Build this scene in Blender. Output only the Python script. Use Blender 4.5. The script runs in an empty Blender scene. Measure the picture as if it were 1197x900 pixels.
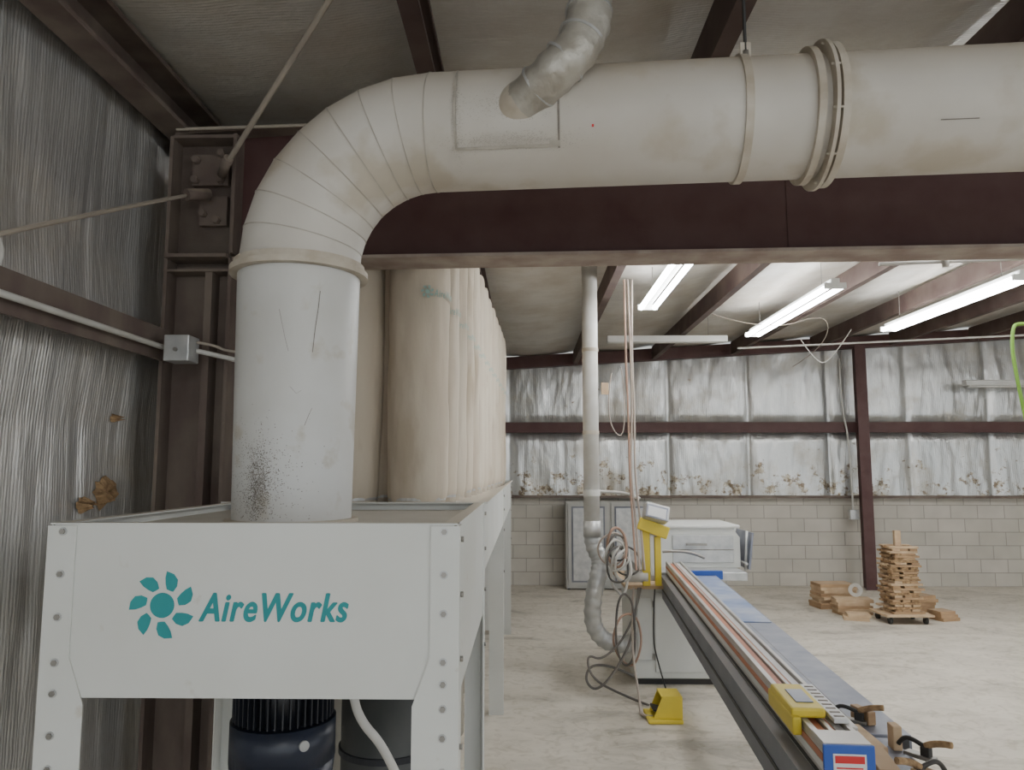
import bpy, math, random
from mathutils import Vector, Matrix, noise
random.seed(7)
C=bpy.context
def link(o):
    C.scene.collection.objects.link(o); return o
# ---------------- materials ----------------
MATS={}
def mat(name,c1,c2=None,scale=4,rough=.6,metal=0,bump=0,bscale=40,stretch=(1,1,1),dust=None,dustamt=.8,
        spots=None,spot_scale=30,spot_thr=.7,detail=6,emit=0,lo=.35,hi=.65):
    if name in MATS: return MATS[name]
    m=bpy.data.materials.new(name); m.use_nodes=True
    nt=m.node_tree; N=nt.nodes; L=nt.links
    b=N['Principled BSDF']
    b.inputs['Roughness'].default_value=rough; b.inputs['Metallic'].default_value=metal
    tc=N.new('ShaderNodeNewGeometry')
    mp=N.new('ShaderNodeMapping'); mp.inputs['Scale'].default_value=stretch
    L.new(tc.outputs['Position'],mp.inputs['Vector'])
    c2=c2 or tuple(x*.85 for x in c1)
    nz=N.new('ShaderNodeTexNoise'); nz.inputs['Scale'].default_value=scale; nz.inputs['Detail'].default_value=detail
    L.new(mp.outputs[0],nz.inputs['Vector'])
    r=N.new('ShaderNodeValToRGB'); r.color_ramp.elements[0].position=lo; r.color_ramp.elements[1].position=hi
    r.color_ramp.elements[0].color=(*c1,1); r.color_ramp.elements[1].color=(*c2,1)
    L.new(nz.outputs['Fac'],r.inputs['Fac'])
    col=r.outputs['Color']
    if spots:
        n2=N.new('ShaderNodeTexNoise'); n2.inputs['Scale'].default_value=spot_scale; n2.inputs['Detail'].default_value=8
        L.new(mp.outputs[0],n2.inputs['Vector'])
        r2=N.new('ShaderNodeValToRGB'); r2.color_ramp.elements[0].position=spot_thr; r2.color_ramp.elements[1].position=min(1,spot_thr+.10)
        L.new(n2.outputs['Fac'],r2.inputs['Fac'])
        mx=N.new('ShaderNodeMixRGB'); L.new(r2.outputs[0],mx.inputs[0]); L.new(col,mx.inputs[1]); mx.inputs[2].default_value=(*spots,1)
        col=mx.outputs[0]
    if dust:
        sx=N.new('ShaderNodeSeparateXYZ'); L.new(tc.outputs['Normal'],sx.inputs[0])
        mr=N.new('ShaderNodeMapRange'); mr.inputs[1].default_value=.1; mr.inputs[2].default_value=.9; mr.inputs[4].default_value=dustamt
        L.new(sx.outputs['Z'],mr.inputs[0])
        mx=N.new('ShaderNodeMixRGB'); L.new(mr.outputs[0],mx.inputs[0]); L.new(col,mx.inputs[1]); mx.inputs[2].default_value=(*dust,1)
        col=mx.outputs[0]
    L.new(col,b.inputs['Base Color'])
    if bump:
        n3=N.new('ShaderNodeTexNoise'); n3.inputs['Scale'].default_value=bscale; n3.inputs['Detail'].default_value=5
        L.new(mp.outputs[0],n3.inputs['Vector'])
        bp=N.new('ShaderNodeBump'); bp.inputs['Strength'].default_value=bump; bp.inputs['Distance'].default_value=.01
        L.new(n3.outputs['Fac'],bp.inputs['Height']); L.new(bp.outputs[0],b.inputs['Normal'])
    if emit:
        b.inputs['Emission Color'].default_value=(.97,.99,1,1); b.inputs['Emission Strength'].default_value=emit
    MATS[name]=m; return m
TAN=(.45,.37,.28)
M_duct=mat('duct_paint',(.59,.56,.51),(.51,.47,.41),scale=2.5,rough=.48,bump=.08,bscale=6,dust=(.48,.41,.32),dustamt=.65,spots=(.46,.41,.33),spot_scale=4,spot_thr=.54)
M_riser=mat('riser_paint',(.60,.60,.585),(.53,.52,.49),scale=3,rough=.42,bump=.10,bscale=6,spots=(.48,.45,.39),spot_scale=9,spot_thr=.57)
M_seam=mat('duct_seam',(.34,.31,.26),(.46,.42,.36),scale=20)
M_flange=mat('flange_paint',(.56,.51,.43),(.42,.36,.28),scale=12,rough=.6)
M_white=mat('cabinet_paint',(.66,.67,.645),(.61,.615,.58),scale=2,rough=.40,dust=(.52,.46,.37),dustamt=.75,spots=(.50,.47,.41),spot_scale=12,spot_thr=.68)
M_whitein=mat('cabinet_inner',(.46,.43,.37),(.54,.51,.45),scale=4)
M_steel=mat('maroon_steel',(.080,.032,.030),(.10,.05,.045),scale=6,rough=.6,dust=TAN,dustamt=.8,bump=.1)
M_purl=mat('purlin_steel',(.075,.045,.04),(.12,.085,.07),scale=4,rough=.7,dust=TAN,dustamt=.8)
M_steeldust=mat('maroon_steel_dusty',(.12,.085,.072),(.20,.16,.13),scale=5,rough=.8,dust=TAN,dustamt=.9,stretch=(1,1,.5),bump=.1)
M_flangebot=mat('rafter_flange_pale',(.40,.34,.29),(.28,.21,.18),scale=8,rough=.8)  # rafter bottom flange coloured paler and greyer than the web
M_bolt=mat('bolt_steel',(.25,.24,.22),(.35,.33,.3),metal=.7,rough=.4)
M_teal=mat('teal_print',(.015,.25,.27),(.02,.28,.29),rough=.5)
M_tealp=mat('teal_print_faded',(.28,.44,.40),(.34,.46,.41),rough=.8)
M_bag=mat('filter_cloth',(.64,.575,.47),(.54,.46,.36),scale=2.2,rough=.95,bump=.35,bscale=12,stretch=(1.6,1.6,.5),spots=(.46,.385,.29),spot_scale=3,spot_thr=.58)
M_black=mat('black_paint',(.012,.014,.02),(.02,.022,.03),rough=.4)
M_drum=mat('drum_paint',(.05,.055,.055),(.08,.08,.075),rough=.5)
M_navy=mat('motor_navy',(.012,.017,.032),(.018,.024,.045),rough=.35)
M_rubber=mat('rubber',(.02,.02,.02),(.04,.035,.03),rough=.6)
M_greycord=mat('grey_cord',(.10,.095,.09),(.18,.16,.14),rough=.6)
M_galv=mat('galvanised',(.45,.46,.46),(.58,.58,.57),scale=12,metal=.5,rough=.38,bump=.2,bscale=30)
M_locker=mat('locker_grey',(.36,.36,.34),(.45,.44,.41),scale=3,rough=.5)
M_flexm=mat('flex_duct_wrap',(.52,.50,.45),(.36,.33,.28),scale=8,rough=.38,metal=.35,bump=.8,bscale=22)
M_rod=mat('cable_rod',(.42,.37,.30),(.34,.29,.24),rough=.6)
M_hose=mat('orange_cord',(.42,.26,.19),(.36,.24,.18),rough=.6)
M_cordt=mat('tan_cord',(.45,.38,.32),(.36,.3,.26),rough=.6)
M_yellow=mat('safety_yellow',(.75,.58,.04),(.68,.53,.05),rough=.45)
M_blue=mat('blue_plastic',(.02,.08,.38),(.03,.1,.42),rough=.4)
M_bluefilm=mat('blue_roller_sheet',(.17,.25,.46),(.42,.46,.56),scale=5,rough=.3,bump=.5,bscale=10)
M_alu=mat('aluminium_rail',(.60,.58,.55),(.48,.46,.44),metal=.4,rough=.4)
M_orange=mat('orange_strip',(.55,.20,.10),(.48,.17,.09),rough=.5)
M_greybeam=mat('grey_beam',(.14,.15,.18),(.19,.20,.23),rough=.5,dust=(.35,.33,.3),dustamt=.6)
M_table=mat('table_steel',(.20,.22,.28),(.29,.30,.35),scale=8,rough=.38,metal=.2)
M_wood=mat('pine_wood',(.44,.29,.16),(.32,.20,.11),scale=6,rough=.8,stretch=(1,1,5),dust=(.50,.38,.26),dustamt=.5)
M_wood2=mat('pale_wood',(.57,.42,.27),(.44,.31,.19),scale=8,rough=.8)
M_fix=mat('fixture_white',(.75,.75,.73),(.68,.68,.65),rough=.4)
M_tube=mat('tube_glow',(1,1,1),(1,1,1),emit=36)
M_label=mat('label_white',(.7,.7,.7),(.68,.68,.68),rough=.4)
M_red=mat('red_ink',(.6,.03,.03),(.6,.03,.03))
M_scratch=mat('scratch_dark',(.15,.13,.11),(.25,.22,.19),scale=40,rough=.8)
M_green=mat('green_hose',(.22,.42,.06),(.2,.4,.05),rough=.5)
M_torn=mat('torn_fibreglass',(.42,.28,.15),(.20,.12,.06),scale=30,rough=1,bump=1,bscale=60)
M_pipew=mat('white_pipe',(.60,.59,.56),(.50,.48,.43),scale=6,rough=.45)
def foil(name,c1,c2,stretch,ribaxis,dustc,dust_lo,dust_hi,metal,rough,ribscale=90,torn=False,bstr=.8,crump=0,cst=(3,3,1.5)):
    m=bpy.data.materials.new(name); m.use_nodes=True; nt=m.node_tree;N=nt.nodes;L=nt.links
    b=N['Principled BSDF']
    g=N.new('ShaderNodeNewGeometry'); mp=N.new('ShaderNodeMapping'); mp.inputs['Scale'].default_value=stretch
    L.new(g.outputs['Position'],mp.inputs['Vector'])
    n=N.new('ShaderNodeTexNoise'); n.inputs['Scale'].default_value=1; n.inputs['Detail'].default_value=8; n.inputs['Roughness'].default_value=.65
    L.new(mp.outputs[0],n.inputs['Vector'])
    r=N.new('ShaderNodeValToRGB'); r.color_ramp.elements[0].position=.3; r.color_ramp.elements[1].position=.7
    r.color_ramp.elements[0].color=(*c1,1); r.color_ramp.elements[1].color=(*c2,1); L.new(n.outputs['Fac'],r.inputs['Fac'])
    n2=N.new('ShaderNodeTexNoise'); n2.inputs['Scale'].default_value=1.3; n2.inputs['Detail'].default_value=9; n2.inputs['Roughness'].default_value=.65
    L.new(g.outputs['Position'],n2.inputs['Vector'])
    r2=N.new('ShaderNodeValToRGB'); r2.color_ramp.elements[0].position=dust_lo; r2.color_ramp.elements[1].position=dust_hi
    L.new(n2.outputs['Fac'],r2.inputs['Fac'])
    mx=N.new('ShaderNodeMixRGB'); L.new(r2.outputs[0],mx.inputs[0]); L.new(r.outputs[0],mx.inputs[1]); mx.inputs[2].default_value=(*dustc,1)
    col=mx.outputs[0]
    mm=N.new('ShaderNodeMapRange'); mm.inputs[3].default_value=metal; mm.inputs[4].default_value=metal*.35
    L.new(r2.outputs[0],mm.inputs[0]); L.new(mm.outputs[0],b.inputs['Metallic'])
    mq=N.new('ShaderNodeMapRange'); mq.inputs[3].default_value=rough; mq.inputs[4].default_value=.6
    L.new(r2.outputs[0],mq.inputs[0]); L.new(mq.outputs[0],b.inputs['Roughness'])
    if torn:
        sx=N.new('ShaderNodeSeparateXYZ'); L.new(g.outputs['Position'],sx.inputs[0])
        mr=N.new('ShaderNodeMapRange'); mr.inputs[1].default_value=1.4; mr.inputs[2].default_value=2.2; mr.inputs[3].default_value=.125; mr.inputs[4].default_value=-.015
        L.new(sx.outputs['Z'],mr.inputs[0])
        n4=N.new('ShaderNodeTexNoise'); n4.inputs['Scale'].default_value=4.2; n4.inputs['Detail'].default_value=9; n4.inputs['Roughness'].default_value=.75
        L.new(g.outputs['Position'],n4.inputs['Vector'])
        ad=N.new('ShaderNodeMath'); L.new(n4.outputs['Fac'],ad.inputs[0]); L.new(mr.outputs[0],ad.inputs[1])
        r4=N.new('ShaderNodeValToRGB'); r4.color_ramp.elements[0].position=.63; r4.color_ramp.elements[1].position=.67
        L.new(ad.outputs[0],r4.inputs['Fac'])
        n5=N.new('ShaderNodeTexNoise'); n5.inputs['Scale'].default_value=18; L.new(g.outputs['Position'],n5.inputs['Vector'])
        r5=N.new('ShaderNodeValToRGB'); r5.color_ramp.elements[0].position=.4; r5.color_ramp.elements[0].color=(.50,.44,.34,1); r5.color_ramp.elements[1].position=.6; r5.color_ramp.elements[1].color=(.20,.15,.10,1)
        L.new(n5.outputs['Fac'],r5.inputs['Fac'])
        m4=N.new('ShaderNodeMixRGB'); L.new(r4.outputs[0],m4.inputs[0]); L.new(col,m4.inputs[1]); L.new(r5.outputs[0],m4.inputs[2])
        col=m4.outputs[0]
    L.new(col,b.inputs['Base Color'])
    w=N.new('ShaderNodeTexWave'); w.bands_direction=ribaxis; w.inputs['Scale'].default_value=ribscale/6.28; w.inputs['Distortion'].default_value=1.0
    L.new(g.outputs['Position'],w.inputs['Vector'])
    b1=N.new('ShaderNodeBump'); b1.inputs['Strength'].default_value=.3; b1.inputs['Distance'].default_value=.003
    L.new(w.outputs['Fac'],b1.inputs['Height'])
    b2=N.new('ShaderNodeBump'); b2.inputs['Strength'].default_value=bstr; b2.inputs['Distance'].default_value=.03
    L.new(n.outputs['Fac'],b2.inputs['Height']); L.new(b1.outputs[0],b2.inputs['Normal'])
    out=b2.outputs[0]
    if crump:
        mc=N.new('ShaderNodeMapping'); mc.inputs['Scale'].default_value=cst; L.new(g.outputs['Position'],mc.inputs[0])
        nd=N.new('ShaderNodeTexNoise'); nd.inputs['Scale'].default_value=2.5; nd.inputs['Detail'].default_value=3; L.new(mc.outputs[0],nd.inputs['Vector'])
        va=N.new('ShaderNodeVectorMath'); va.operation='ADD'; L.new(mc.outputs[0],va.inputs[0]); L.new(nd.outputs['Color'],va.inputs[1])
        vo=N.new('ShaderNodeTexVoronoi'); vo.inputs['Scale'].default_value=2.4; L.new(va.outputs[0],vo.inputs['Vector'])
        b3=N.new('ShaderNodeBump'); b3.inputs['Strength'].default_value=crump; b3.inputs['Distance'].default_value=.04
        L.new(vo.outputs['Distance'],b3.inputs['Height']); L.new(out,b3.inputs['Normal']); out=b3.outputs[0]
    L.new(out,b.inputs['Normal'])
    return m
M_foilL=foil('foil_left',(.62,.61,.59),(.78,.77,.75),(6,6,.9),'Y',(.52,.47,.40),.47,.72,.62,.30,ribscale=140,bstr=.6,crump=.15,cst=(3,3,.6))
M_foilF=foil('foil_far',(.56,.57,.56),(.74,.74,.72),(4,4,1.0),'X',(.50,.46,.38),.50,.72,.75,.30,torn=True,bstr=.6,crump=.16,cst=(2.2,2.2,.9))
M_foilR=foil('foil_roof',(.54,.52,.48),(.64,.62,.57),(2,4,2),'Y',(.46,.41,.34),.4,.7,.25,.45,ribscale=120,bstr=.6,crump=.12,cst=(2,2,2))
def blockmat():
    m=bpy.data.materials.new('painted_block'); m.use_nodes=True; nt=m.node_tree;N=nt.nodes;L=nt.links
    b=N['Principled BSDF']; b.inputs['Roughness'].default_value=.8
    g=N.new('ShaderNodeNewGeometry'); s=N.new('ShaderNodeSeparateXYZ'); c=N.new('ShaderNodeCombineXYZ')
    L.new(g.outputs['Position'],s.inputs[0]); L.new(s.outputs['X'],c.inputs['X']); L.new(s.outputs['Z'],c.inputs['Y'])
    k=N.new('ShaderNodeTexBrick'); k.inputs['Scale'].default_value=1; k.inputs['Brick Width'].default_value=.4; k.inputs['Row Height'].default_value=.2
    k.inputs['Mortar Size'].default_value=.006; k.inputs['Color1'].default_value=(.66,.62,.55,1); k.inputs['Color2'].default_value=(.57,.54,.47,1); k.inputs['Mortar'].default_value=(.38,.355,.31,1)
    L.new(c.outputs[0],k.inputs['Vector'])
    n=N.new('ShaderNodeTexNoise'); n.inputs['Scale'].default_value=3; L.new(g.outputs['Position'],n.inputs['Vector'])
    mx=N.new('ShaderNodeMixRGB'); mx.blend_type='MULTIPLY'; mx.inputs[0].default_value=.3; L.new(k.outputs['Color'],mx.inputs[1]); L.new(n.outputs['Fac'],mx.inputs[2])
    L.new(mx.outputs[0],b.inputs['Base Color'])
    bp=N.new('ShaderNodeBump'); bp.inputs['Strength'].default_value=.5; bp.inputs['Distance'].default_value=-.01; L.new(k.outputs['Fac'],bp.inputs['Height']); L.new(bp.outputs[0],b.inputs['Normal'])
    return m
M_block=blockmat()
def floormat():
    m=bpy.data.materials.new('dusty_concrete'); m.use_nodes=True; nt=m.node_tree;N=nt.nodes;L=nt.links
    b=N['Principled BSDF']; b.inputs['Roughness'].default_value=.62
    g=N.new('ShaderNodeNewGeometry')
    n=N.new('ShaderNodeTexNoise'); n.inputs['Scale'].default_value=.9; n.inputs['Detail'].default_value=12; n.inputs['Roughness'].default_value=.7; n.inputs['Distortion'].default_value=1.0
    mp=N.new('ShaderNodeMapping'); mp.inputs['Rotation'].default_value=(0,0,.5); mp.inputs['Scale'].default_value=(1,2.2,1)
    L.new(g.outputs['Position'],mp.inputs[0]); L.new(mp.outputs[0],n.inputs['Vector'])
    r=N.new('ShaderNodeValToRGB'); e=r.color_ramp.elements; e[0].position=.36; e[0].color=(.42,.385,.325,1); e[1].position=.60; e[1].color=(.68,.63,.545,1)
    x=e.new(.44); x.color=(.58,.535,.455,1)
    L.new(n.outputs['Fac'],r.inputs['Fac'])
    n2=N.new('ShaderNodeTexNoise'); n2.inputs['Scale'].default_value=9; n2.inputs['Detail'].default_value=10; n2.inputs['Distortion'].default_value=1.5; L.new(g.outputs['Position'],n2.inputs['Vector'])
    r2=N.new('ShaderNodeValToRGB'); r2.color_ramp.elements[0].position=.34; r2.color_ramp.elements[0].color=(.78,.76,.72,1); r2.color_ramp.elements[1].position=.5
    L.new(n2.outputs['Fac'],r2.inputs['Fac'])
    mx=N.new('ShaderNodeMixRGB'); mx.blend_type='MULTIPLY'; mx.inputs[0].default_value=.8; L.new(r.outputs[0],mx.inputs[1]); L.new(r2.outputs[0],mx.inputs[2])
    L.new(mx.outputs[0],b.inputs['Base Color'])
    bp=N.new('ShaderNodeBump'); bp.inputs['Strength'].default_value=.15; bp.inputs['Distance'].default_value=.01; L.new(n2.outputs['Fac'],bp.inputs['Height']); L.new(bp.outputs[0],b.inputs['Normal'])
    return m
M_floor=floormat()

# ---------------- mesh helpers ----------------
def empty(name,loc=(0,0,0)):
    e=bpy.data.objects.new(name,None); e.location=loc; e.empty_display_size=.1; link(e); return e
def par(o,parent):
    if parent:
        o.parent=parent
        o.matrix_parent_inverse=Matrix.Translation(Vector(parent.location)).inverted()
def fin(name,me,m,parent=None,smooth=False):
    if m: me.materials.append(m)
    if smooth:
        for p in me.polygons: p.use_smooth=True
    o=bpy.data.objects.new(name,me); link(o); par(o,parent)
    return o
def pyd(name,v,f,m,parent=None,smooth=False):
    me=bpy.data.meshes.new(name); me.from_pydata([tuple(a) for a in v],[],f); me.update()
    return fin(name,me,m,parent,smooth)
def box(name,x0,x1,y0,y1,z0,z1,m,parent=None,bev=0):
    cx,cy,cz=(x0+x1)/2,(y0+y1)/2,(z0+z1)/2
    v=[(x-cx,y-cy,z-cz) for x in(x0,x1) for y in(y0,y1) for z in(z0,z1)]
    f=[(0,1,3,2),(4,6,7,5),(0,4,5,1),(2,3,7,6),(0,2,6,4),(1,5,7,3)]
    me=bpy.data.meshes.new(name); me.from_pydata(v,[],f); me.update(); me.materials.append(m)
    o=bpy.data.objects.new(name,me); o.location=(cx,cy,cz); link(o); par(o,parent)
    if bev:
        b=o.modifiers.new('b','BEVEL'); b.width=bev; b.segments=2
    return o
def rotbox(name,c,s,rot,m,parent=None,bev=0):
    o=box(name,-s[0]/2,s[0]/2,-s[1]/2,s[1]/2,-s[2]/2,s[2]/2,m,None,bev)
    o.location=c; o.rotation_euler=rot; par(o,parent)
    return o
def frame(t):
    t=Vector(t).normalized()
    a=Vector((0,1,0)) if abs(t.y)<.9 else Vector((0,0,1))
    u=t.cross(a).normalized(); w=t.cross(u).normalized(); return u,w
def cyl(name,p0,p1,r,m,parent=None,r2=None,seg=24,caps=True):
    p0=Vector(p0);p1=Vector(p1); r2=r if r2 is None else r2
    u,w=frame(p1-p0); v=[];f=[]
    for p,rr in((p0,r),(p1,r2)):
        for i in range(seg):
            a=2*math.pi*i/seg; v.append(p+u*math.cos(a)*rr+w*math.sin(a)*rr)
    for i in range(seg): f.append((i,(i+1)%seg,seg+(i+1)%seg,seg+i))
    o_s=len(f)
    if caps: f.append(tuple(range(seg))[::-1]); f.append(tuple(range(seg,2*seg)))
    o=pyd(name,v,f,m,parent)
    for k in range(o_s): o.data.polygons[k].use_smooth=True
    return o
def ring(name,c,t,ri,ro,wd,m,parent=None,seg=64):
    c=Vector(c); t=Vector(t).normalized(); u,w=frame(t); v=[];f=[]
    prof=[(ri,-wd/2),(ro,-wd/2),(ro,wd/2),(ri,wd/2)]
    for i in range(seg):
        a=2*math.pi*i/seg; d=u*math.cos(a)+w*math.sin(a)
        for (rr,h) in prof: v.append(c+d*rr+t*h)
    for i in range(seg):
        j=(i+1)%seg
        for k in range(4): f.append((i*4+k,i*4+(k+1)%4,j*4+(k+1)%4,j*4+k))
    return pyd(name,v,f,m,parent)
def hose(name,pts,r,m,parent=None,cyc=False):
    cu=bpy.data.curves.new(name,'CURVE'); cu.dimensions='3D'; cu.bevel_depth=r; cu.bevel_resolution=4; cu.resolution_u=10; cu.use_fill_caps=True
    s=cu.splines.new('NURBS'); s.points.add(len(pts)-1)
    for i,p in enumerate(pts): s.points[i].co=(*p,1)
    s.order_u=min(3,len(pts)); s.use_endpoint_u=not cyc; s.use_cyclic_u=cyc
    cu.materials.append(m); o=bpy.data.objects.new(name,cu); link(o); par(o,parent)
    return o
def prism(name,prof,p0,p1,m,parent=None):
    p0=Vector(p0);p1=Vector(p1); t=(p1-p0).normalized(); up=Vector((0,0,1)); s=t.cross(up).normalized()
    n=len(prof); v=[p+s*a+up*b for p in(p0,p1) for a,b in prof]
    f=[(i,(i+1)%n,n+(i+1)%n,n+i) for i in range(n)]+[tuple(range(n))[::-1],tuple(range(n,2*n))]
    return pyd(name,v,f,m,parent)
def plate(name,poly,y0,y1,m,parent=None):
    n=len(poly); v=[(x,y,z) for y in(y0,y1) for x,z in poly]
    f=[tuple(range(n)),tuple(range(n,2*n))[::-1]]+[(i,n+i,n+(i+1)%n,(i+1)%n) for i in range(n)]
    return pyd(name,v,f,m,parent)
def Cprof(w,h,t=.006):
    return [(0,0),(w,0),(w,.02),(w-t,.02),(w-t,t),(t,t),(t,h-t),(w-t,h-t),(w-t,h-.02),(w,h-.02),(w,h),(0,h)]
def zp(x): return 3.2+.058*(x+1.6)
def zr(x): return zp(x)+.20

# ---------------- room shell ----------------
box('floor',-1.8,12,-4,11.8,-.12,0,M_floor)
def grid(name,na,nb,fn,m,smooth=True,parent=None):
    v=[fn(i/na,j/nb) for i in range(na+1) for j in range(nb+1)]
    f=[(i*(nb+1)+j,(i+1)*(nb+1)+j,(i+1)*(nb+1)+j+1,i*(nb+1)+j+1) for i in range(na) for j in range(nb)]
    return pyd(name,v,f,m,parent,smooth)
def fl(a,b):
    y=-4+a*15.7; z=b*3.42
    d=.020*noise.noise((y*4,z*.7,0))+.012*noise.noise((y*14,z*1.4,4))+.006*noise.noise((y*38,z*4,9))
    k=min(1,abs(z-2.27)/.35)
    return (-1.66+d*(.3+.7*k)-.03*k,y,z)
w=grid('wall_left',700,110,fl,M_foilL)
WL=w
s=w.modifiers.new('s','SOLIDIFY'); s.thickness=.03; s.offset=1
def ff(a,b):
    x=-1.7+a*13.7; z=1.30+b*(zr(x)-1.30)
    ph=abs(((x+.25)/1.22)%1-.5)*2
    pil=(1-ph**10)*.06
    k=min(1,abs(z-2.37)/.2)
    d=pil*k+.022*noise.noise((x*4,z*1.2,0))+.010*noise.noise((x*13,z*3.5,3))
    return (x,11.66-d,z)
far=grid('wall_far_insulation',560,90,ff,M_foilF)
wf=box('wall_far',-1.8,12,11.62,11.82,0,1.31,M_block)
far.parent=wf; far.matrix_parent_inverse=Matrix.Translation(-Vector(wf.location))
PX=[-1.58,-.42,.72,1.92,3.12,4.32,5.52,6.72,7.92,9.1,10.3]
def fr(a,b):
    x=-1.75+a*13.75; y=-4+b*15.8
    d=min(abs(x-p) for p in PX)
    sag=.05*min(1,d/.4)+.02*noise.noise((x*2.5,y*1.2,0))+.006*noise.noise((x*9,y*7,2))
    return (x,y,zr(x)-sag*.8+.03)
c=grid('ceiling',300,200,fr,M_foilR)
box('wall_right',12,12.2,4.5,11.8,0,4.3,M_block)
P=empty('roof_purlins')
for i,x in enumerate(PX):
    prism('purlin_%d'%i,Cprof(.07 if i else .12,.19),(x,-4,zp(x)),(x,11.40,zp(x)),M_steeldust if i<1 else M_purl,P)
F=empty('steel_frame')
x0,x1=-1.52,12
def slab(name,xa,xb,y0,y1,za0,za1,zb0,zb1,m,pr):
    v=[(xa,y0,za0),(xa,y1,za0),(xa,y1,za1),(xa,y0,za1),(xb,y0,zb0),(xb,y1,zb0),(xb,y1,zb1),(xb,y0,zb1)]
    return pyd(name,v,[(0,1,2,3),(4,7,6,5),(0,4,5,1),(1,5,6,2),(2,6,7,3),(3,7,4,0)],m,pr)
def zb(x): return 2.635+.012*(x+.6)
slab('rafter_web',x0,x1,3.18,3.19,zb(x0),zp(x0),zb(x1),zp(x1),M_steel,F)
slab('rafter_bottom_flange',-1.25,x1,3.09,3.28,zb(-1.25),zb(-1.25)+.014,zb(x1),zb(x1)+.014,M_flangebot,F)
slab('rafter_top_flange',x0,x1,3.10,3.27,zp(x0)-.014,zp(x0)-.002,zp(x1)-.014,zp(x1)-.002,M_steeldust,F)
for xs in (1.13,4.2):
    box('rafter_stiffener',xs,xs+.004,3.176,3.18,zb(xs)+.014,zp(xs)-.02,M_steel,F)
box('column_web',-1.52,-1.25,3.18,3.19,0,3.18,M_steeldust,F)
box('column_outer_flange',-1.535,-1.52,3.09,3.28,0,3.18,M_steeldust,F)
box('column_inner_flange',-1.26,-1.245,3.09,3.28,0,2.64,M_steeldust,F)
box('column_inner_flange_upper',-1.26,-1.245,3.09,3.28,2.66,3.19,M_steeldust,F)
box('column_stiffener',-1.52,-1.26,3.06,3.27,2.635,2.65,M_steeldust,F)
box('column_stiffener_lower',-1.52,-1.26,3.09,3.18,2.58,2.59,M_steeldust,F)
box('column_stiffener_top',-1.52,-1.26,3.09,3.27,3.17,3.185,M_steeldust,F)
box('brace_plate',-1.46,-1.30,3.15,3.178,2.98,3.12,M_steeldust,F)
box('brace_plate_low',-1.42,-1.30,3.15,3.178,2.80,2.93,M_steeldust,F)
box('knee_angle',-1.36,-1.33,3.10,3.18,.0,2.58,M_steeldust,F)
for (bx,bz) in((-1.44,3.0),(-1.33,3.0),(-1.44,3.09),(-1.33,3.12),(-1.4,2.85),(-1.34,2.82)):
    cyl('frame_bolt',(bx,3.12,bz),(bx,3.18,bz),.016,M_steeldust,F,seg=6)
slab('endwall_rafter',-1.6,12,11.42,11.55,zp(-1.6)-.01,zp(-1.6)+.17,zp(12)-.01,zp(12)+.17,M_steel,F)
box('endwall_column_web',4.99,5.0,11.25,11.5,0,zp(5),M_steel,F)
box('endwall_column_flange',4.92,5.08,11.24,11.26,0,zp(5),M_steel,F)
G=empty('wall_girts')
gp=[(0,0),(-.012,0),(-.012,.12),(-.15,.12),(-.15,.132),(0,.132)]
prism('girt_left_wall',gp,(-1.49,-4,2.19),(-1.49,3.08,2.19),M_steeldust,G)
prism('girt_left_wall_rear',gp,(-1.49,3.3,2.19),(-1.49,11.2,2.19),M_steeldust,G)
box('girt_far_lower_web',-1.4,12,11.42,11.43,2.30,2.44,M_steel,G)
box('girt_far_flange_top',-1.4,12,11.43,11.6,2.44,2.45,M_steeldust,G)
box('girt_far_flange_bottom',-1.4,12,11.43,11.6,2.29,2.30,M_steel,G)
box('girt_sill',-1.4,12,11.5,11.62,1.305,1.345,M_steeldust,G)
for (y,z,ry,rz) in((2.95,1.66,.085,.07),(2.82,1.615,.045,.03),(2.99,1.95,.018,.02)):
    n=18; v=[];f=[]
    for i in range(n):
        a=2*math.pi*i/n; k=.6+.6*random.random(); v.append((-1.66,y+math.cos(a)*ry*k,z+math.sin(a)*rz*k))
    for i in range(n):
        a=2*math.pi*i/n; k=.25+.45*random.random(); v.append((-1.625+random.uniform(-.015,.02),y+math.cos(a)*ry*k,z+math.sin(a)*rz*k))
    v.append((-1.64,y,z))
    for i in range(n):
        j=(i+1)%n; f.append((i,j,n+j,n+i)); f.append((n+i,n+j,2*n))
    pyd('torn_insulation',v,f,M_torn,WL)

B=empty('wind_brace_cable')
hose('rod_roof',[(-1.27,3.04,3.02),(-.66,2.42,3.38)],.011,M_rod,B)
cyl('turnbuckle',(-1.30,3.08,3.0),(-1.24,3.0,3.04),.02,M_steeldust,B)
B2=empty('wall_brace_cable')
hose('rod_wall',[(-1.42,3.05,2.90),(-1.56,2.2,2.48),(-1.56,0.5,1.64)],.008,M_rod,B2)
cyl('rod_anchor',(-1.36,3.1,2.92),(-1.42,3.02,2.89),.025,M_steeldust,B2)
B3=empty('roof_conduit')
hose('conduit_roof',[(-1.5,3.07,3.2),(-.9,3.05,3.205),(-.3,3.05,3.22)],.007,M_rod,B3)
E=empty('electrical_conduit')
hose('conduit_run',[(-1.46,-2,2.235),(-1.46,1.4,2.235),(-1.46,2.96,2.235)],.011,M_pipew,E)
box('junction_box',-1.44,-1.34,2.93,3.03,2.175,2.28,M_galv,E,.004)
cyl('box_knob',(-1.39,2.93,2.22),(-1.39,2.92,2.22),.008,M_bolt,E)
hose('conduit_short',[(-1.34,3.0,2.225),(-1.25,3.05,2.21),(-1.1,3.06,2.17)],.010,M_pipew,E)
hose('conduit_upper',[(-1.34,3.0,2.26),(-1.28,3.04,2.255),(-1.24,3.06,2.23),(-1.1,3.06,2.22)],.006,M_rod,E)
rl=empty('round_wall_lamp')
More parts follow.
